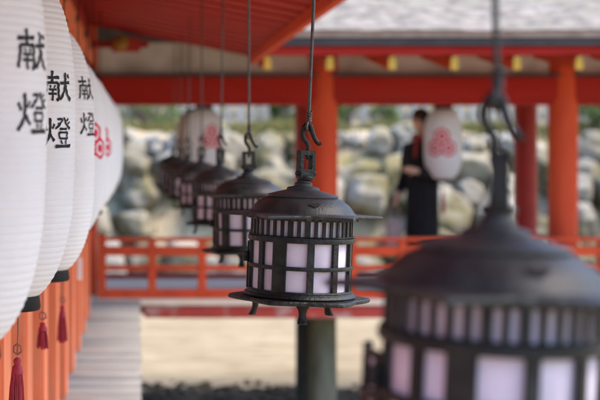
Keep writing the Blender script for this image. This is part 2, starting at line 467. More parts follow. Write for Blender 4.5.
# floor boards of the crossing corridor
def planks(name, x0, x1, y0, y1, along, w, zt, th_, parent=None, off=(0,0)):
    b = MB(); ids = []
    a = (y0 if along == 'x' else x0); e = (y1 if along == 'x' else x1)
    while a < e-1e-4:
        w_ = min(w*random.uniform(.94,1.06), e-a)
        dz = random.uniform(-.003,.003); g = .004
        n0 = len(b.f)
        if along == 'x': b.box(x0-off[0]+random.uniform(-.006,.0), x1-off[0]+random.uniform(-.008,.008), a+g-off[1], a+w_-g-off[1], zt-th_+dz, zt+dz, b=.004)
        else: b.box(a+g-off[0], a+w_-g-off[0], y0-off[1], y1-off[1], zt-th_+dz, zt+dz, b=.004)
        r = random.random(); ids += [r]*(len(b.f)-n0); a += w_
    o = b.build(name, M['plank'], parent)
    at = o.data.attributes.new('plank', 'FLOAT', 'FACE'); at.data.foreach_set('value', ids)
    return o
planks('floor_boards', XL, XR, 13.78, 16.1, 'x', .2, 0, .05, far, (ox, oy)).data.materials[0] = M['pale_plank']
b = MB(); b.box(*FB(.06,XR,13.81,13.94,-.18,-.055), b=.01); b.box(*FB(XL,.02,13.81,13.94,-.18,-.055), b=.01); b.build('edge_beam', M['edge'], far)
b = MB(); b.box(*FB(XL,XR,14.3,14.5,-.2,-.055)); b.box(*FB(XL,XR,15.75,15.95,-.2,-.055)); b.build('joist', M['dred'], far)
b = MB(); b.box(*FB(XL,XR,16.0,16.1,.002,.055), b=.005); b.build('sill', M['dred'], far)
# railing
zr = 14.0
bars = [(237.4,241.2,.045),(246.2,255.5,.05),(265,270.5,.04),(289,298.2,.05)]
for k, (ya, yb, th_) in enumerate(bars):
    b = MB()
    b.box(*FB(X_(98,zr),XR,zr-th_,zr+th_,H_(yb,zr),H_(ya,zr)), b=.008)
    b.build('handrail' if k == 0 else 'rail', M['verm'], far)
b = MB()
for i in range(-0, 22):
    px = 102+50*i
    cx = X_(px, zr)
    if cx > XR-.1: break
    p = MB(); p.box(*FB(cx-.04,cx+.04,zr-.056,zr+.056,.002,H_(242 if i else 234,zr)), b=.006); p.build('baluster', M['verm'], far)

# stones under the corridor, their near-black colour standing in for its shade
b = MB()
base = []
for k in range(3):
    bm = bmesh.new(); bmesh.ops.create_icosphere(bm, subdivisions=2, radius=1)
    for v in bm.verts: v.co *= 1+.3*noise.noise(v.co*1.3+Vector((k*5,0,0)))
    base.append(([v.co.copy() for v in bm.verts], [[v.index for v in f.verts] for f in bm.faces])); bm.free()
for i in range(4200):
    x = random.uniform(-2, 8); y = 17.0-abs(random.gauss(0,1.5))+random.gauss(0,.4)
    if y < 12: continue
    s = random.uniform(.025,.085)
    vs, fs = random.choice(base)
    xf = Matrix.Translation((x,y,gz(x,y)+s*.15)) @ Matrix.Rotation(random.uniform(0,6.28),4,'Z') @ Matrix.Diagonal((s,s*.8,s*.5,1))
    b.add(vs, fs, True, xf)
tag(b.build('shade_stones', M['pebble'], sharp=False), 'dark stones standing in for the shade under the crossing corridor', 'stones', kind='stuff')

# ------------------------------------------------------------------ near corridor
nc = thing('side_corridor', 'vermilion side corridor with closely set posts and wide red eave over the walkway', 'building', (-.43, 0, 0))
nx_ = -.43
XP = -.432
y = 9.35-.97*9
while y < 13.2:
    b = MB(); b.box(-.26, XP-nx_, y, y+.27, .001, 2.33, b=.012); b.build('post', M['orange'], nc)
    b = MB(); b.box(-.22, -.03, y+.05, y+.23, GZ-.2, -.06); b.build('pile', M['pile2'], nc)
    y += .97
b = MB(); b.box(-.24, .004, -2, 13.35, EYE+.78, EYE+.925, b=.01); b.build('beam', M['orange'], nc)
for Z in (3.9,5.35,6.8,8.2,9.65,11.05,12.4):
    b = MB(); b.lathe([(.03,0),(.028,.01),(0,.016)], 8, Matrix.Translation((.004, Z, EYE+.87)) @ Matrix.Rotation(radians(90),4,'Y')); b.build('nail_cover', M['cap'], nc)
b = MB(); b.box(-.22, -.03, -2, 13.35, EYE+.928, EYE+1.12); b.build('beam', M['dred'], nc)
# low inner rail between the posts
b = MB(); b.box(-.17, -.10, -2, 13.3, .36, .44); b.box(-.17,-.10,-2,13.3,.72,.80); b.build('rail', M['orange'], nc)
# eave: boards, rafters, fascia
YB = .95  # unseen near end of the roof, set for the light reaching the lanterns
xe, he, xi, hi_ = 1.1, .85, -.66, 1.19
yE = 13.45
def eh(x): return EYE+he+(xe-x)/(xe-xi)*(hi_-he)
b = MB()
nb = 11
for i in range(nb):
    xa = xi+(xe-xi)*i/nb; xb = xi+(xe-xi)*(i+1)/nb-.0012
    b.add([(x-nx_, yy, eh(x)+dz) for x in (xa, xb) for yy in (YB, yE) for dz in (0,.03)],
          [(0,1,3,2),(4,6,7,5),(0,4,5,1),(2,3,7,6),(0,2,6,4),(1,5,7,3)])
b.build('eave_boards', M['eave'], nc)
yy = YB+.1
while yy < yE:
    r = MB()
    r.add([(x-nx_, yq, eh(x)+dz) for x in (-.60, 1.055) for yq in (yy, yy+.07) for dz in (-.012,-.003)],
          [(0,1,3,2),(4,6,7,5),(0,4,5,1),(2,3,7,6),(0,2,6,4),(1,5,7,3)])
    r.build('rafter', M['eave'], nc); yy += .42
b = MB(); b.box(1.06-nx_, 1.12-nx_, YB, yE+.01, EYE+.775, EYE+.90, b=.008); b.build('fascia', M['verm'], nc)
# thatch over it, ridge, other slope
b = MB()
prof = [(1.16,.91),(1.15,1.10),(.2,1.45),(-.9,2.0),(-2.1,2.75),(-3.3,2.0),(-5.2,1.1),(-5.2,.91)]
vs = []; n = 90
for j in range(n+1):
    Y = YB+.02+(yE+4.2-YB-.04)*j/n
    for (x,h) in prof: vs.append((x-nx_+.01*noise.noise(Vector((Y*4,x,0))), Y, EYE+h+.02*noise.noise(Vector((Y*3,x*3,4)))))
m_ = len(prof)
fs = [(j*m_+i, j*m_+i+1, (j+1)*m_+i+1, (j+1)*m_+i) for j in range(n) for i in range(m_-1)]
fs += [tuple(range(m_)), tuple(n*m_+i for i in range(m_))]
b.add(vs, fs, False); b.build('thatch_roof', M['thatch'], nc)
b = MB(); b.box(-3.3-nx_, -.70-nx_, YB, 13.35, EYE+1.195, EYE+1.22); b.build('ceiling', M['dred'], nc)
for Y in (0.5, 3.4, 6.3, 9.2, 12.1):
    b = MB(); b.lathe([(.14,.001),(.14,2.7)], 20, Matrix.Translation((-3.1-nx_, Y, 0))); b.build('column', M['verm'], nc)
b = MB(); b.box(-3.25-nx_, -2.95-nx_, -2, 13.3, EYE+.95, EYE+1.19); b.build('beam', M['verm'], nc)
# gilded beam end at the far corner
b = MB(); b.box(-.25-nx_, .02-nx_, 13.1, 13.3, EYE+.88, EYE+1.01, b=.01)
b.box(-.60-nx_, .10-nx_, 13.36, 13.44, EYE+.93, EYE+1.0, b=.01)
be = b.build('beam_end', M['dred'], nc)
b = MB(); b.lathe([(0,-.03),(.05,-.024),(.075,0),(.075,.009)], 20, Matrix.Translation((-.165-nx_, 13.09, EYE+.955)) @ Matrix.Rotation(radians(-90),4,'X')); b.build('gilt_fitting', M['darkgold'], be)

# the walkway, planks laid crosswise
w = planks('walkway', -.60, .018, -1.5, 13.775, 'x', .155, 0, .05); w['kind'] = 'structure'
f = planks('corridor_floor', -4.6, -.64, -1.5, 13.775, 'y', .2, -.004, .05); f['kind'] = 'structure'
b = MB(); b.box(-.05,.0,-1.5,13.38,-.2,-.06); b.box(-.6,-.5,-1.5,13.38,-.2,-.06)
b.build('joist', M['brown'], nc, (-nx_,0,0))
Y = .8
while Y < 13:
    b = MB(); b.lathe([(.09,GZ-.2),(.085,-.201)], 16, Matrix.Translation((-.09-nx_, Y, 0))); b.build('pile', M['pile'], nc); Y += 2.4

# ------------------------------------------------------------------ paper lanterns
LR, LH = .170, .428
def lantern_r(z, R=LR, Hh=LH, rib=True):
    t = min(1, abs(z)/Hh)
    base = R*max(0, (1-(t*.93)**3.2))**.5
    base = max(base, R*.315)
    if rib:
        p = (z/.0153) % 1.0
        base += .0026*(1-abs(2*p-1))**.45*(R/.17)*(.0 if abs(t) > .985 else 1)
    return base
def skin_r(z, th, R, Hh):
    c, s_ = sin(th), cos(th)
    e = max(0, 1-(abs(z)/Hh)**6)
    return lantern_r(z, R, Hh)+e*(.0026*noise.noise(Vector((c*1.6+R*50, s_*1.6, z*5)))+.0011*noise.noise(Vector((c*9, s_*9+R*50, z*16))))
def lantern_mesh(R=LR, Hh=LH, n=64, m=560, mm=None):
    b = MB()
    prof = [(lantern_r(-Hh+2*Hh*j/m, R, Hh), -Hh+2*Hh*j/m) for j in range(m+1)]
    b.lathe(prof, n, caps=False)
    for v in b.v:
        th = math.atan2(v.x, -v.y); r = skin_r(v.z, th, R, Hh); v.x = r*sin(th); v.y = -r*cos(th)
    return b
G_KEN = [ # strokes: points, widths
 ([(.02,.76),(.27,.775),(.52,.79)],.082),([(.27,1.0),(.265,.62)],.085),([(.09,.61),(.07,.35),(.02,.05)],.075),([(.08,.60),(.48,.61)],.07),
 ([(.48,.62),(.485,.35),(.49,.10),(.41,.05)],.078),([(.19,.53),(.22,.44)],.05),([(.37,.53),(.33,.44)],.05),([(.15,.385),(.41,.39)],.058),
 ([(.14,.245),(.42,.25)],.058),([(.275,.42),(.27,.02)],.066),
 ([(.55,.60),(.76,.62),(.98,.645)],.078),([(.76,.96),(.765,.66),(.72,.38),(.64,.20),(.53,.07)],.078),([(.77,.55),(.82,.34),(.90,.18),(1.03,.06)],.092),([(.88,.90),(.95,.79)],.085)]
G_TO = [
 ([(.03,.74),(.09,.55)],.075),([(.34,.78),(.27,.62)],.065),([(.19,.97),(.195,.62),(.15,.33),(.0,.07)],.078),([(.20,.44),(.26,.33),(.34,.22)],.08),
 ([(.44,.93),(.63,.935),(.56,.80),(.48,.71),(.37,.62)],.062),([(.47,.80),(.55,.74)],.05),([(.71,1.0),(.78,.85),(.88,.72),(1.02,.63)],.07),
 ([(.92,.97),(.83,.88)],.052),([(1.0,.86),(.90,.78)],.052),([(.53,.62),(.85,.625)],.062),([(.50,.51),(.52,.30)],.062),([(.49,.505),(.87,.51)],.058),([(.86,.51),(.84,.30)],.062),([(.52,.31),(.84,.31)],.056),
 ([(.57,.25),(.61,.13)],.058),([(.80,.26),(.75,.13)],.058),([(.36,.05),(.68,.06),(1.02,.075)],.085)]
def wrap_stroke(b, pts, wd, cx, cz, W, Hc, R, Hh, layer, mirror=1):
    """pts in unit square -> on the lantern's skin; cx angle (rad), cz height of the glyph's centre"""
    pp = smooth_path([(p[0]*W, p[1]*Hc, 0) for p in pts], 8 if len(pts) > 2 else 14)
    wd = wd*(W+Hc)/2
    n = len(pp); A = []
    for i, p in enumerate(pp):
        t = (pp[min(i+1,n-1)]-pp[max(i-1,0)]).normalized(); nn = Vector((-t.y, t.x, 0))
        q = i/(n-1)
        k = .80+.35*(abs(q-.5)*2)**2
        k *= min(1, .55+q*6, .55+(1-q)*6)
        k *= 1+.10*noise.noise(Vector((p.x*60, p.y*60, layer*3.3)))
        A.append([p+nn*wd*.5*k*s for s in (-1,-.34,.34,1)])
    # little cap extensions
    vs = []
    for row in A:
        for q in row:
            z = cz+q.y-Hc/2; th_ = cx+(q.x-W/2)/R
            r = skin_r(z, th_, R, Hh)+.0013+.00009*layer
            vs.append((r*sin(th_), -r*cos(th_), z))
    fs = [(i*4+k, (i+1)*4+k, (i+1)*4+k+1, i*4+k+1) for i in range(n-1) for k in range(3)]
    b.add(vs, fs, False)
def writing(parent, ang, R=LR, Hh=LH, W=.100, Hc=.079, z1=.122, z2=.003):
    for nm, G, cz in (('writing', G_KEN, z1), ('writing', G_TO, z2)):
        b = MB()
        for k, (pts, wd) in enumerate(G): wrap_stroke(b, pts, wd*1.26, ang, cz, W, Hc, R, Hh, k)
        b.build(nm, M['ink'], parent, sharp=False)
def crest(parent, ang, size, cz, R=LR, Hh=LH):
    b = MB(); lay = 0
    u = .265
    for (hx, hy) in ((.5,.5+u*1.02),(.5-u*.90,.5-u*.54),(.5+u*.90,.5-u*.54)):
        hexa = [(hx+u*sin(k*pi/3), hy+u*cos(k*pi/3)) for k in range(7)]
        for k in range(6):
            lay += 1; wrap_stroke(b, [hexa[k], hexa[k+1]], .095, ang, cz, size, size, R, Hh, lay % 12)
        hexb = [(hx+u*.66*sin(k*pi/3), hy+u*.66*cos(k*pi/3)) for k in range(7)]
        for k in range(6):
            pass
        for k in range(4):
            a = k*pi/2
            lay += 1; wrap_stroke(b, [(hx-u*.06*sin(a), hy-u*.06*cos(a)), (hx+u*.42*sin(a), hy+u*.42*cos(a))], .15, ang, cz, size, size, R, Hh, lay % 12)
    b.build('crest', M['redink'], parent, sharp=False)
def tassel_obj(parent, x, z_top, z_k, z_bot, cord_m=None, r=.020, extra=False):
    b = MB(); b.tube([(x,0,z_top),(x+.0015,0,(z_top+z_k)/2),(x,0,z_k+.01)], .0022, 6); b.tube([(x,0,z_k+.035),(x+.010,-.002,z_k+.028),(x+.011,0,z_k+.014),(x,.002,z_k+.006),(x-.010,0,z_k+.014),(x-.009,0,z_k+.028),(x,0,z_k+.035)], .0028, 6)
    c = b.build('cord', M['cord'], parent)
    b = MB()
    L = z_k-z_bot
    b.lathe([(0,z_k),(r*.42,z_k-.004),(r*.55,z_k-L*.07),(r*.42,z_k-L*.14),(r*.62,z_k-L*.17),(r*.8,z_k-L*.3)], 14, Matrix.Translation((x,0,0)), caps=False)
    for k in range(46):
        a = random.uniform(0,2*pi); rr = r*sqrt(random.random())
        e = rr*1.12
        b.tube([(x+rr*.6*sin(a), rr*.6*cos(a), z_k-L*.18), (x+rr*.95*sin(a), rr*.95*cos(a), z_k-L*.55), (x+e*sin(a), e*cos(a), z_bot+random.uniform(0,.012))], .0019, 4)
    b.build('tassel', M['tassel'], parent)
def paper_lantern(loc, label, group, R=LR, Hh=LH, body='paper', top_len=.4, n=56):
    t = thing('paper_lantern', label, 'paper lantern', loc, group)
    lantern_mesh(R, Hh, n, int(n*5.2)).build('paper_body', M[body], t, sharp=False)
    rc = lantern_r(Hh, R, Hh, False)
    b = MB()
    b.lathe([(rc*.7,-Hh-.034),(rc*1.06,-Hh-.036),(rc*1.10,-Hh-.028),(rc*1.06,-Hh-.004),(rc*1.0,-Hh+.012),(rc*.9,-Hh+.01)], 32, caps=False)
    b.lathe([(0,-Hh-.030),(rc*.9,-Hh-.030)], 32, caps=False)
    b.build('bottom_cap', M['cap'], t)
    b = MB(); b.lathe([(rc*.9,Hh-.01),(rc*1.0,Hh-.012),(rc*1.08,Hh+.004),(rc*1.10,Hh+.03),(rc*1.04,Hh+.036),(rc*.6,Hh+.036),(0,Hh+.030)], 32, caps=False); b.build('top_cap', M['cap'], t)
    b = MB(); b.tube([(-rc*.95,0,Hh+.03),(-rc*.6,0,Hh+.08),(0,0,Hh+.10),(rc*.6,0,Hh+.08),(rc*.95,0,Hh+.03)], .004, 6); b.tube([(0,0,Hh+.10),(0,0,max(Hh+.12,top_len))], .003, 6); b.build('hanger', M['cap'], t)
    return t
# (Z, wanted right-edge px, vertical shift, angle of the face, kind)
PLs = [(1.72, -32, 0, 60, 't', 'nearest white paper lantern at the left edge of the frame, mostly cut off'),
       (2.72, 46.5, .010, 64, 't', 'large white paper lantern with black writing, leftmost of those visible'),
       (3.70, 75, -.010, 52, 't', 'white ribbed paper lantern with sharply focused black writing, second from the left'),
       (4.72, 94.5, -.052, 66, 't', 'white paper lantern with softly blurred black writing, third from the left'),
       (5.78, 105.5, -.05, 50, 'c', 'white paper lantern with the larger sliver of red crest'),
       (6.88, 112.5, -.045, 49, 'c', 'white paper lantern with a thin sliver of red crest, fifth from the left'),
       (8.0, 117.5, -.05, 80, 'n', 'blurred white paper lantern directly beyond the two showing red crests'),
       (9.15, 120.5, -.05, 95, 'n', 'blurred white paper lantern, second from the far end of the wall row'),
       (10.3, 122.8, -.05, 95, 'n', 'farthest white paper lantern in the row along the orange posts')]
zc = EYE+.036
tass = {2:(19, 318, 357, 412), 3:(41.5, 290, 322, 350), 4:(62.5, 272, 305, 343)}
for i, (Z, edge, dz, ang, kd, lab) in enumerate(PLs):
    if i == 0: continue
    cx = X_(edge, Z)-LR-.002
    tl = EYE+1.0-zc-dz
    HH = {1:.428, 2:.424, 3:.405, 4:.362, 5:.350}.get(i, .345)
    t = paper_lantern((cx, Z, zc+dz), lab, 'white paper lanterns along the posts', top_len=tl, Hh=HH, n=108 if i < 4 else 56)
    t.rotation_euler = (0, radians(random.uniform(-.6,.6)), 0)
    if kd == 't': dzt = {1:.012, 2:.004, 3:.082}[i]; writing(t, radians(ang), Hh=HH, z1=.122+dzt, z2=.003+dzt)
    if kd == 'c': crest(t, radians(ang), .150, .022 if i == 4 else .02, Hh=HH)
    if i in tass:
        x, yt, yk, yb = tass[i]
        tassel_obj(t, X_(x,Z)-cx, H_(yt,Z)-zc-dz+.04, H_(yk,Z)-zc-dz, H_(yb,Z)-zc-dz)
    elif i == 1:
        tassel_obj(t, .0, -.43, -.56, -.72)
    else:
        tassel_obj(t, -.03, -HH-.02, -HH-.10, -HH-.20)
        if i in (4, 5):
            px_, ya, yb_ = ((71.5, 268, 314), (80.5, 258, 280))[i-4]
            xx = X_(px_, Z)-cx; zz = zc+dz
            b = MB(); b.box(xx-.012,xx+.012,-.0015,.0015,H_(yb_,Z)-zz,H_(ya,Z)-zz); b.box(xx-.002,xx+.002,-.002,.002,H_(ya,Z)-zz,-HH); b.build('paper_tag', M['tag'], t)

# far corridor's paper lanterns
t = paper_lantern(P(443, 144, 14.95), 'pale paper lantern with red three-flower crest beside the standing person', 'paper lanterns in the crossing corridor', R=.200, Hh=.375, top_len=.55)
crest(t, radians(-16), .30, .0, .200, .375)
tassel_obj(t, .0, -.40, -.50, -.74, r=.022)
t = paper_lantern(P(204, 140, 14.95), 'pale paper lantern with red crest behind the chains of the far iron lanterns', 'paper lanterns in the crossing corridor', R=.195, Hh=.33, top_len=.55)
crest(t, radians(24), .26, .02, .195, .33)
t = paper_lantern(P(194, 139, 15.45), 'tan paper lantern with dark writing, partly hidden behind a paler crested one', 'paper lanterns in the crossing corridor', R=.195, Hh=.30, top_len=.55, body='paper_tan')
writing(t, radians(-14), .195, .30, .11, .10, .16, .02)
b = MB()

# ------------------------------------------------------------------ iron lanterns
U = 1/378.0
def ring(R, a, z, w=0, t=0):
    return Vector((R*sin(a), -R*cos(a), z))
def post(b, a, R, w, t, z0, z1):
    xf = Matrix.Rotation(a, 4, 'Z')
    b.box(-w/2, w/2, -R-t/2, -R+t/2, z0, z1, xf, b=.0008)
def iron_lantern(rod_top, door_open=0.0):
    t = thing('iron_lantern', '', 'hanging lantern')
    u = U
    # base plate: pointed hexagon with slightly hollow sides
    def star(Rc, Rm, pw, n=180, ph=0):
        out = []
        for i in range(n):
            a = 2*pi*i/n
            s = ((a-ph)/(pi/3)) % 1.0; s = min(s, 1-s)*2      # 0 at corner, 1 at mid side
            out.append((a, Rm+(Rc-Rm)*(1-s)**pw))
        return out
    def plate(outline, z0, z1, inset, droop=0, tipz=0):
        n = len(outline); vs = []; Rmin = min(r for a, r in outline)
        def V(a, r, z, rr):
            k = max(0, (rr-Rmin)/(Rmin))
            return (r*cos(a), r*sin(a), z+tipz*k)
        for (a, r) in outline: vs.append(V(a, r-inset, z0, r))
        for (a, r) in outline: vs.append(V(a, r, z0+(z1-z0)*.25, r))
        for (a, r) in outline: vs.append(V(a, r, z0+(z1-z0)*.7, r))
        for (a, r) in outline: vs.append(V(a, r-inset, z1, r))
        for (a, r) in outline: vs.append((Rmin*.7*cos(a), Rmin*.7*sin(a), z1+droop))
        for (a, r) in outline: vs.append((Rmin*.7*cos(a), Rmin*.7*sin(a), z0+droop*.5))
        fs = []
        for j in range(4):
            for i in range(n): fs.append((j*n+i, j*n+(i+1)%n, (j+1)*n+(i+1)%n, (j+1)*n+i))
        for i in range(n): fs.append((i, 5*n+i, 5*n+(i+1)%n, (i+1)%n))
        fs.append(tuple(5*n+i for i in range(n))); fs.append(tuple(4*n+i for i in range(n)))
        return vs, fs
    b = MB(); vs, fs = plate(star(71*u, 60*u, 1.25), 0, 4.2*u, 1.2*u); b.add(vs, fs, False)
    b.lathe([(50*u,4.0*u),(55*u,4.4*u),(56*u,6*u),(54.5*u,8*u),(52.5*u,9*u),(52*u,10.5*u),(49*u,10.5*u)], 96, caps=False)
    b.build('base_plate', M['iron'], t)
    # feet
    for a in (-2, -111, 133):
        b = MB(); ar = radians(a); R = 45*u
        xf = Matrix.Rotation(ar, 4, 'Z')
        secs = [(0,9,5.5,0),(-3,9,5,0),(-5,6.5,4.5,.5),(-10,5.2,4,0),(-14,5.5,4,-2),(-17,6.6,4.6,-4),(-19.5,6.8,5,-6),(-20,5.5,4,-6)]
        vs = []
        for (z, w, d, o_) in secs:
            for k in range(8):
                q = 2*pi*k/8+pi/8
                vs.append((w*.74*u*cos(q), -R+o_*.55*u+d*.75*u*sin(q), (z*.93+.3)*u))
        fs = [(j*8+k, j*8+(k+1)%8, (j+1)*8+(k+1)%8, (j+1)*8+k) for j in range(len(secs)-1) for k in range(8)]
        fs += [tuple(range(8)), tuple((len(secs)-1)*8+k for k in range(8))]
        b.add(vs, fs, True, xf); b.build('foot', M['iron'], t)
    # openwork wall
    b = MB()
    for k in range(12):
        a = 4.5+30*k
        aa = (a+180) % 360-180
        if -140 < aa < -92: continue
        if abs(aa+25.5) < 3: post(b, radians(-30.5), 50.3*u, 14*u, 3*u, 9*u, 59*u); continue
        post(b, radians(aa), 50.3*u, 6.6*u, 3*u, 9*u, 59*u)
    for k in range(38):                                   # narrow bars of the upper band
        a = k*360/38
        post(b, radians(a), 50.0*u, (3.7 if k % 6 else 5.6)*u, 1.5*u, 62*u, 80*u)
    body_start = len(b.v)
    def band(R0, R1, z0, z1, a0=0, a1=2*pi, n=96):
        full = abs(a1-a0-2*pi) < 1e-6
        b.lathe([(R0,z0),(R1,z0),(R1+.6*u,(z0+z1)/2),(R1,z1),(R0,z1),(R0,z0)], n, caps=False, a0=a0, a1=a1)
    band(48.6*u, 52.6*u, 57.2*u, 61.6*u)
    band(48.6*u, 52.0*u, 77.8*u, 83*u)
    band(48.6*u, 51.8*u, 62.2*u, 63.4*u)
    band(48.6*u, 51.9*u, 31.8*u, 35.4*u, radians(-90), radians(222), 84)
    band(48.6*u, 51.9*u, 9.5*u, 12.0*u)
    for v in b.v: v.z = 9*u+(v.z-9*u)*1.045
    wall_ = b.build('openwork_wall', M['iron'], t)
    # hinge plate and knob
    b = MB()
    xf = Matrix.Rotation(radians(-29.5),4,'Z')
    b.box(-4*u,4*u,-54.0*u,-51.6*u,29*u,37*u,xf,b=.0008)
    for (dx,dz) in ((-2,1.6),(2,1.6),(-2,6.4),(2,6.4)):
        b.lathe([(1.0*u,0),(.9*u,.6*u),(0,1.0*u)], 8, xf @ Matrix.Translation((dx*u,-54*u,(29+dz)*u)) @ Matrix.Rotation(radians(90),4,'X'))
    b.build('latch_plate', M['iron'], t)
    b = MB()
    b.lathe([(0,-5*u),(2.6*u,-4.6*u),(3.4*u,-2*u),(2.4*u,0),(3.4*u,2*u),(2.6*u,5*u),(0,5.4*u)], 12, Matrix.Translation((-54.5*u,-1*u,42*u)))
    b.tube([(-50*u,-1*u,42*u),(-55*u,-1*u,42*u)], 1.4*u, 6)
    b.build('hinge_knob', M['iron'], t)
    # door (left rear) pivoting on its front stile
    piv = bpy.data.objects.new('door', None)
    a0, a1 = -90, -138
    hx, hy = -50.5*u, 0.0
    b = MB()
    T = Matrix.Translation((-hx,-hy,0))
    for a, w_ in ((-92.5,5.5),(-115,5),(-136,6)): post(b, radians(a), 51.6*u, w_*u, 3*u, 11*u, 56.5*u)
    for z0, z1 in ((10.6,14.4),(31.6,35.6),(53,57)):
        b.lathe([(50*u,z0*u),(53*u,z0*u),(53*u,z1*u),(50*u,z1*u),(50*u,z0*u)], 12, caps=False, a0=radians(a1), a1=radians(a0))
    for v in b.v: v -= Vector((hx,hy,0))
    d = b.build('door', M['iron'], t, (hx,hy,0)); d.rotation_euler.z = radians(door_open)
    b = MB(); b.lathe([(49.6*u,13*u),(49.6*u,55*u)], 14, caps=False, a0=radians(a1+1), a1=radians(a0-1))
    for v in b.v: v -= Vector((hx,hy,0))
    b.build('pane', M['pane'], d)
    bpy.data.objects.remove(piv)
    # paper lining
    b = MB(); b.lathe([(47.8*u,9*u),(47.8*u,45*u),(47.8*u,85*u)], 64, caps=False); b.build('paper_lining', M['pane'], t)
    # roof
    b = MB()
    ol = []
    for (a, r) in star(81*u, 57.5*u, 1.7, 240): ol.append((a, r+(.7*u*sin(a*30) if r < 64*u else 0)))
    vs, fs = plate(ol, 83.6*u, 86.8*u, .7*u, 1.2*u, -1.5*u); b.add(vs, fs, False)
    for k in range(48):                                    # hammered lip, uneven
        a = 2*pi*k/48
        b.box(-2.6*u, 2.6*u, -56.4*u, -54.2*u, (81.8+.9*sin(k*2.3))*u, 85*u, Matrix.Rotation(a,4,'Z'), b=.001)
    prof = [(54.5,86),(54,87.4),(52.4,88.0),(51.2,89.4),(50.0,91.4),(47.8,94.2),(44.8,97.0),(41.0,99.6),(37.4,101.6),(34.6,102.8),(35.2,103.4),(35.2,104.6),(33.8,105.4),(29,106.8),(23,108.4),(18,109.6),(16.4,110.0),(16.3,111.6),(15.0,112.6),(9,114.0),(8.8,116.4),(6.8,117.6),(6.2,119.6),(0,120.4)]
    b.lathe([(r*u,z*u) for r, z in prof], 96, caps=False)
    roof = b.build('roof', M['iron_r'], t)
    # heart shaped opening
    def dome_r(z):
        for (r0,z0),(r1,z1) in zip(prof, prof[1:]):
            if z0 <= z <= z1: return r0+(r1-r0)*(z-z0)/(z1-z0)
        return 50
    b = MB(); hv = []
    for i in range(40):
        q = 2*pi*i/40
        hx_ = 16*sin(q)**3; hy_ = 13*cos(q)-5*cos(2*q)-2*cos(3*q)-cos(4*q)
        hv.append((hx_/16*5.6, hy_/16*2.8))
    vs = [];  az = radians(8)
    allp = [(0,0)]+[(x_*q, y_*q) for q in (.25,.5,.75,1) for x_, y_ in hv]
    out = []
    for (x_, y_) in allp:
        z = 96.4+y_*.85; r = dome_r(z)+.9; a = az+x_/44
        out.append((r*u*sin(a), -r*u*cos(a), (z+.9)*u))
    b.add(out, [(0, i+1, (i+1)%40+1) for i in range(40)]+[(1+40*j+i, 41+40*j+i, 41+40*j+(i+1)%40, 1+40*j+(i+1)%40) for j in range(3) for i in range(40)], True); b.build('heart_opening', M['hole'], roof, sharp=False)
    # shackle
    b = MB(); xf = Matrix.Translation((2*u,0,0)) @ Matrix.Rotation(radians(24),4,'Z')
    b.box(-9*u,-4.6*u,-4*u,4*u,122*u,148*u,xf,b=.001); b.box(4.6*u,9*u,-4*u,4*u,122*u,148*u,xf,b=.001)
    b.box(-9*u,9*u,-4.2*u,4.2*u,145*u,149.5*u,xf,b=.001)
    b.box(-8.4*u,8.4*u,-4.6*u,4.6*u,121.5*u,131*u,xf,b=.0016)
    b.lathe([(4.5*u,118.5*u),(8*u,120*u),(8.6*u,122.5*u),(7*u,124*u)], 20, Matrix.Translation((2*u,0,0)))
    b.lathe([(0,-11.5*u),(2.2*u,-11*u),(2.4*u,-8*u)], 10, xf @ Matrix.Translation((0,0,126.5*u)) @ Matrix.Rotation(radians(90),4,'Y') )
    b.lathe([(2.4*u,8*u),(2.2*u,11*u),(0,11.5*u)], 10, xf @ Matrix.Translation((0,0,126.5*u)) @ Matrix.Rotation(radians(90),4,'Y') )
    b.build('shackle', M['iron'], t)
    b = MB()
    hp = [(2.6,144),(3.2,149),(3.4,153.5),(1.5,158),(-1.6,162),(-2.8,167),(-1.5,172.5),(2.2,175.6),(5.2,173.5),(6.8,168.5),(9.2,162.5),(12,158.2),(14.6,156.6),(15.6,158.2)]
    pts = smooth_path([(x*u, (0 if i < 6 else -1.2*u), z*u) for i,(x,z) in enumerate(hp)], 5)
    n = len(pts); b.tube(pts, [2.3*u*(1 if i < n*.5 else 1.15-.5*(i/n-.5)) for i in range(n)], 10)
    b.tube([Vector((3*u,-.0,144.5*u))+Vector((0, 3.2*u*cos(q), 3.2*u*sin(q))) for q in [2*pi*k/10 for k in range(11)]], 1.3*u, 6)
    b.build('hook', M['iron'], t)
    # rod with eye
    b = MB()
    b.tube([Vector((2.6*u+0*u, -1*u, 173.5*u))+Vector((3.6*u*sin(q)*.5, 3.6*u*sin(q), 4.6*u*cos(q))) for q in [2*pi*k/14 for k in range(15)]], 1.5*u, 8)
    b.tube([(3.0*u,-1*u,178*u),(3.4*u,-1*u,181*u),(3.0*u,0,184*u)], [2.3*u,2.6*u,2.2*u], 8)
    for k in range(4):
        z = (179+2.6*k)*u
        b.tube([Vector((3.2*u, -.5*u, z))+Vector((2.5*u*cos(q), 2.5*u*sin(q), .5*u*sin(q))) for q in [2*pi*j/8 for j in range(9)]], .8*u, 5)
    b.tube([(4.6*u,-.5*u,186*u),(6.0*u,-.5*u,190*u)], [1.4*u,.6*u], 6)
    b.tube([(3.0*u,-.5*u,183*u),(3.4*u,0,230*u),(5*u,0,rod_top)], 1.65*u, 8)
    b.build('rod', M['rod'], t)
    return t
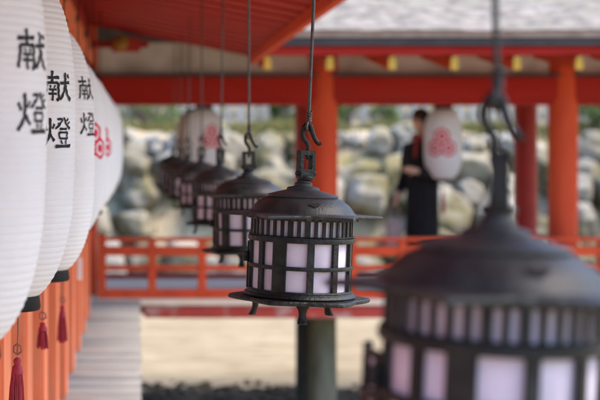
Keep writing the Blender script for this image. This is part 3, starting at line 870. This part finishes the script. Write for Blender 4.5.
ILs = [ # Z, px centre, y of base (photo), tilt, yaw, label, scale
 (1.74, 486, 469, 2.4, 2, 'very large blurred iron lantern with its side door ajar, nearest at the right', 38),
 (3.70, 299, 300, 2.1, 0, 'sharply focused black iron lantern with pointed brim and lilac paper panes, at centre', 0),
 (5.50, 248, 252, -.5, -14, 'slightly blurred iron lantern just behind the sharply focused one', 0),
 (7.25, 219, 224.5, .5, 20, 'iron lantern in front of the crested paper lantern, fourth from the camera', 0),
 (9.05, 201, 208, -.4, 9, 'small blurred iron lantern, fifth from the camera', 0),
 (10.7, 187, 199, .4, -20, 'small dark iron lantern, third from the far end of the iron row', 0),
 (12.2, 179.5, 192.5, 0, 33, 'tiny iron lantern, second from the far end of the iron row', 0),
 (13.3, 173, 186.5, 0, 5, 'farthest and smallest iron lantern at the left end of the iron row', 0)]
near_door = iron_lantern(.98+.6, 20)
main_l = iron_lantern(.98+.2, 0)
first = None
for i, (Z, px, yb, tilt, yaw, lab, _) in enumerate(ILs):
    o = near_door if i == 0 else (main_l if i == 1 else copy_tree(main_l))
    o.location = P(px, yb, Z)
    o.rotation_euler = (0, radians(tilt), radians(yaw)) if i > 1 else (0, radians(tilt), radians(yaw))
    tag(o, lab, 'hanging lantern', 'black iron lanterns hanging in a row from the eave')
    if i == 0:
        for c in children(o):
            if c.name.startswith('shackle'): c.rotation_euler.z = radians(52)
            if c.name.startswith(('hook', 'rod')): c.location.x = -5.5*U
            if c.name.startswith('door'): c.scale.z = .93
    # the rod reaches the rafters
    for c in children(o):
        if c.name.startswith('rod'):
            need = eh(o.location.x)-.02-o.location.z
            me = c.data.copy(); c.data = me
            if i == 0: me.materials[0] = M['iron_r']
            top = max(v.co.z for v in me.vertices)
            for v in me.vertices:
                if v.co.z > 240*U: v.co.z += need-top
                if i == 0 and v.co.z > 186*U: v.co.x -= (v.co.z-186*U)*.078

# ------------------------------------------------------------------ the person in the crossing corridor
def person(loc, rz, scale):
    t = thing('person', 'person in long black coat with a dark red scarf standing beside the crested lantern', 'person', loc)
    t.rotation_euler.z = rz; t.scale = (scale,)*3
    # local: faces -Y, height 1.70
    bm_v = []; bm_e = []; rad = []
    def add(p, r, par=None):
        bm_v.append(p); rad.append(r)
        if par is not None: bm_e.append((par, len(bm_v)-1))
        return len(bm_v)-1
    pel = add((0,0,.92), (.15,.11)); sp = add((0,.01,1.08), (.125,.10), pel); ch = add((0,.01,1.28), (.15,.105), sp); nb = add((0,.015,1.40), (.085,.07), ch)
    nk = add((0,.0,1.46), (.052,.052), nb); hd = add((0,-.01,1.52), (.055,.06), nk)
    for s in (-1,1):
        hip = add((s*.09,0,.88), (.085,.085), pel); kn = add((s*.095,-.01,.48), (.056,.058), hip); an = add((s*.095,.02,.09), (.036,.038), kn)
        ft = add((s*.10,-.06,.04), (.040,.03), an); add((s*.105,-.15,.03), (.036,.02), ft)
        sh_ = add((s*.17,.01,1.37), (.056,.056), nb)
        if s < 0:
            el = add((s*.22,.02,1.09), (.042,.042), sh_); wr = add((s*.20,-.12,.90), (.027,.024), el); hp = add((s*.195,-.16,.845), (.034,.018), wr)
        else:
            el = add((s*.22,-.02,1.09), (.042,.042), sh_); wr = add((s*.13,-.22,1.12), (.027,.024), el); hp = add((s*.09,-.27,1.14), (.034,.018), wr)
    me = bpy.data.meshes.new('tmp'); me.from_pydata(bm_v, bm_e, []); o = bpy.data.objects.new('tmp', me); COL.objects.link(o)
    sk = o.modifiers.new('s','SKIN')
    for i, r in enumerate(rad): o.data.skin_vertices[0].data[i].radius = r
    o.data.skin_vertices[0].data[0].use_root = True
    su = o.modifiers.new('u','SUBSURF'); su.levels = 2
    dg = bpy.context.evaluated_depsgraph_get(); ev = o.evaluated_get(dg); m2 = ev.to_mesh()
    b = MB(); b.add([v.co.copy() for v in m2.vertices], [tuple(p.vertices) for p in m2.polygons], True)
    ev.to_mesh_clear(); bpy.data.objects.remove(o)
    # head with face
    bm = bmesh.new(); bmesh.ops.create_uvsphere(bm, u_segments=36, v_segments=28, radius=1)
    for v in bm.verts:
        x, y_, z = v.co
        w_ = .076*(1 if z > -.1 else 1-.38*(-z-.1)); 
        v.co = Vector((x*w_, y_*.096, z*.118))
        c = v.co
        if y_ < 0:
            nose = math.exp(-((c.x/.012)**2)-((c.z+.018)/.026)**2); v.co.y -= .022*nose
            for s in (-1,1):
                v.co.y += .010*math.exp(-(((c.x-s*.030)/.015)**2)-((c.z-.006)/.012)**2)
            v.co.y -= .006*math.exp(-((c.x/.022)**2)-((c.z+.058)/.010)**2)
            v.co.y -= .008*math.exp(-((c.x/.026)**2)-((c.z+.100)/.02)**2)
    b.add([v.co.copy() for v in bm.verts], [[v.index for v in f.verts] for f in bm.faces], True, Matrix.Translation((0,-.02,1.60))); bm.free()
    for s in (-1,1):   # ears
        b.lathe([(0,-.008),(.016,-.004),(.02,0),(.014,.006),(0,.006)], 12, Matrix.Translation((s*.076,-.008,1.592)) @ Matrix.Rotation(radians(90*s),4,'Y') @ Matrix.Diagonal((1.5,1,1,1)))
    # fingers
    for (base, dr, curl) in (((-.195,-.165,.835), Vector((0,-.3,-.95)), .5), ((.085,-.28,1.14), Vector((-.85,-.5,.1)), .3)):
        base = Vector(base); side = dr.cross(Vector((0,1,.3)) if abs(dr.y) < .9 else Vector((1,0,0))).normalized()
        pn = dr.cross(side).normalized()
        for k, L in enumerate((.062,.072,.068,.054)):
            o_ = side*(.022-.0145*k)
            p = base+o_
            b.tube([p-dr*.02, p+dr*L*.4, p+dr*L*.75+pn*L*curl*.3, p+dr*L*.95+pn*L*curl*.7], [.0085,.008,.0072,.0055], 7)
        p = base+side*.026-dr*.035
        b.tube([p, p+side*.02+dr*.018, p+side*.026+dr*.042], [.010,.009,.007], 7)
    b.build('body', M['skin'], t, sharp=False)
    b = MB()
    for s in (-1,1):
        b.lathe([(0,.011),(.006,.009),(.011,0)], 12, Matrix.Translation((s*.030,-.0935,1.608)) @ Matrix.Rotation(radians(90),4,'X') @ Matrix.Diagonal((1,.55,.5,1)))
    b.build('eyes', M['hole'], t)
    # hair: cap and a long fall at the back
    b = MB(); vs = []; n, m_ = 40, 18
    for j in range(m_+1):
        ph = pi*.5*(1-j/m_)*1.0-.55*(j/m_)
        for i in range(n):
            a = 2*pi*i/n
            front = max(0, -sin(a))
            lift = .068*front*(j/m_)
            r = cos(ph)
            x = .090*r*cos(a); y_ = .108*r*sin(a)
            z = .130*sin(ph)+lift
            d = 1+.02*sin(a*14)
            vs.append((x*d, -.012+y_*d+.004*front, 1.606+z))
    fs = [(j*n+i, j*n+(i+1)%n, (j+1)*n+(i+1)%n, (j+1)*n+i) for j in range(m_) for i in range(n)]
    b.add(vs, fs, True)
    for k in range(60):
        a = radians(random.uniform(5,175)); r0 = .088
        x = r0*cos(a); y_ = .02+.09*sin(a)
        L = random.uniform(.24,.34)
        b.tube([(x,y_,1.60),(x*1.06,y_+.012,1.50),(x*1.12,y_+.03,1.42),(x*1.0,y_+.028,1.62-L)], [.012,.015,.014,.004], 6)
    b.build('hair', M['hair'], t, sharp=False)
    # coat: closed flared shell with sleeves
    b = MB(); vs = []
    prof = [(1.43,.075,.066,.01),(1.415,.11,.08,.012),(1.385,.185,.10,.012),(1.33,.205,.125,.01),(1.2,.20,.135,.0),(1.05,.175,.13,.0),(.92,.165,.14,0),(.7,.165,.15,0),(.45,.17,.155,0),(.30,.175,.16,0),(.295,.16,.145,0)]
    n = 48
    for (z, rx, ry, oy_) in prof:
        for i in range(n):
            a = 2*pi*i/n; fold = 1+(.035*sin(a*9)+.02*sin(a*5+1))*max(0, (1.05-z))
            vs.append((rx*cos(a)*fold, oy_+ry*sin(a)*fold, z))
    fs = [(j*n+i, j*n+(i+1)%n, (j+1)*n+(i+1)%n, (j+1)*n+i) for j in range(len(prof)-1) for i in range(n)]
    b.add(vs, fs, True)
    b.tube(smooth_path([(-.165,.01,1.375),(-.215,.02,1.24),(-.228,.02,1.09),(-.215,-.05,.99),(-.20,-.115,.91)],5), [.066-.0009*k for k in range(21)], 14)
    b.tube(smooth_path([(.165,.01,1.375),(.215,.0,1.24),(.228,-.02,1.09),(.18,-.13,1.10),(.135,-.21,1.118)],5), [.066-.0009*k for k in range(21)], 14)
    b.build('coat', M['coat'], t, sharp=False)
    b = MB()
    b.tube([(.085*cos(q), -.0+.078*sin(q), 1.445+.012*sin(q*2)) for q in [2*pi*k/24 for k in range(25)]], .028, 10)
    b.tube(smooth_path([(.02,-.085,1.44),(.03,-.125,1.38),(.035,-.145,1.32),(.035,-.15,1.26)],5), [.018]*16, 8)
    b.build('scarf', M['scarf'], t, sharp=False)
    b = MB()
    for s in (-1,1):
        b.tube(smooth_path([(s*.095,.06,.06),(s*.095,.02,.055),(s*.10,-.06,.05),(s*.105,-.17,.032)],4), [.045,.05,.052,.052,.052,.052,.05,.05,.048,.046,.044,.036,.026][:13], 10)
        b.tube([(s*.095,.02,.05),(s*.095,.018,.24)], [.05,.055], 12)
        b.box(s*.1-.045, s*.1+.045, -.19, .08, .0, .014)
    b.build('shoes', M['cap'], t, sharp=False)
    return t
pz = 15.2
pe = person((X_(422.5,pz), pz, .004), radians(-52), 1.11)
# slim bag hanging from the lowered hand
wm = Matrix.Translation((X_(422.5,pz), pz, .004)) @ Matrix.Rotation(radians(-52),4,'Z') @ Matrix.Scale(1.11,4)
hp = wm @ Vector((-.195,-.19,.80))
bag = thing('handbag', 'slim taupe bag hanging from the hand of the person in black', 'bag', (hp.x, hp.y, hp.z-.50))
b = MB(); b.box(-.085,.085,-.04,.04,0,.34,b=.02); b.build('pouch', M['bag'], bag)
b = MB(); b.tube(smooth_path([(-.06,0,.335),(-.045,0,.44),(0,0,.49),(.045,0,.44),(.06,0,.335)],5), .008, 8); b.build('strap', M['bag'], bag)

# ------------------------------------------------------------------ light, sky, camera
w = bpy.data.worlds.new('World'); SC.world = w; w.use_nodes = True
nt = w.node_tree; bg = nt.nodes['Background']
sky = nt.nodes.new('ShaderNodeTexSky'); sky.sky_type = 'NISHITA'; sky.sun_disc = False
SUN_EL, SUN_AZ = 60, 98       # azimuth measured from +Y towards +X
sky.sun_elevation = radians(SUN_EL); sky.sun_rotation = radians(SUN_AZ)
sky.dust_density = 4; sky.ozone_density = 1.0; sky.air_density = 1.0
hsv = nt.nodes.new('ShaderNodeHueSaturation'); hsv.inputs['Saturation'].default_value = 1.5
nt.links.new(sky.outputs[0], hsv.inputs['Color']); nt.links.new(hsv.outputs[0], bg.inputs['Color'])
bg.inputs['Strength'].default_value = .15
sl = bpy.data.lights.new('sun', 'SUN'); sl.energy = 1.0; sl.angle = radians(25); sl.color = (1.0, .955, .89)
so = bpy.data.objects.new('sun', sl); COL.objects.link(so)
d = Vector((sin(radians(SUN_AZ))*cos(radians(SUN_EL)), cos(radians(SUN_AZ))*cos(radians(SUN_EL)), sin(radians(SUN_EL))))
so.rotation_euler = d.to_track_quat('Z','Y').to_euler()
so.location = (20, -20, 30)

cam = bpy.data.cameras.new('camera'); co = bpy.data.objects.new('camera', cam); COL.objects.link(co)
co.location = (0, 0, EYE); co.rotation_euler = (radians(90), 0, 0)
cam.sensor_width = 36; cam.lens = F*36/600; cam.shift_x = (300-VX)/600; cam.shift_y = -(200-VY)/600
cam.clip_end = 2000; cam.clip_start = .05
cam.dof.use_dof = True; cam.dof.focus_distance = 3.66*K; cam.dof.aperture_fstop = (F*36/600/1000)/(.026*K)
cam.dof.aperture_blades = 9
SC.camera = co

# bring the whole place to true metres
for o in list(COL.objects):
    if o.parent is None and o.type in {'MESH','EMPTY','CAMERA'}:
        o.location = o.location*K
        if o.type != 'CAMERA': o.scale = o.scale*K

SC.render.engine = 'CYCLES'
vs_ = SC.view_settings
vs_.view_transform = 'Standard'; vs_.look = 'None'; vs_.gamma = 1; vs_.use_curve_mapping = False
vs_.exposure = 1.92
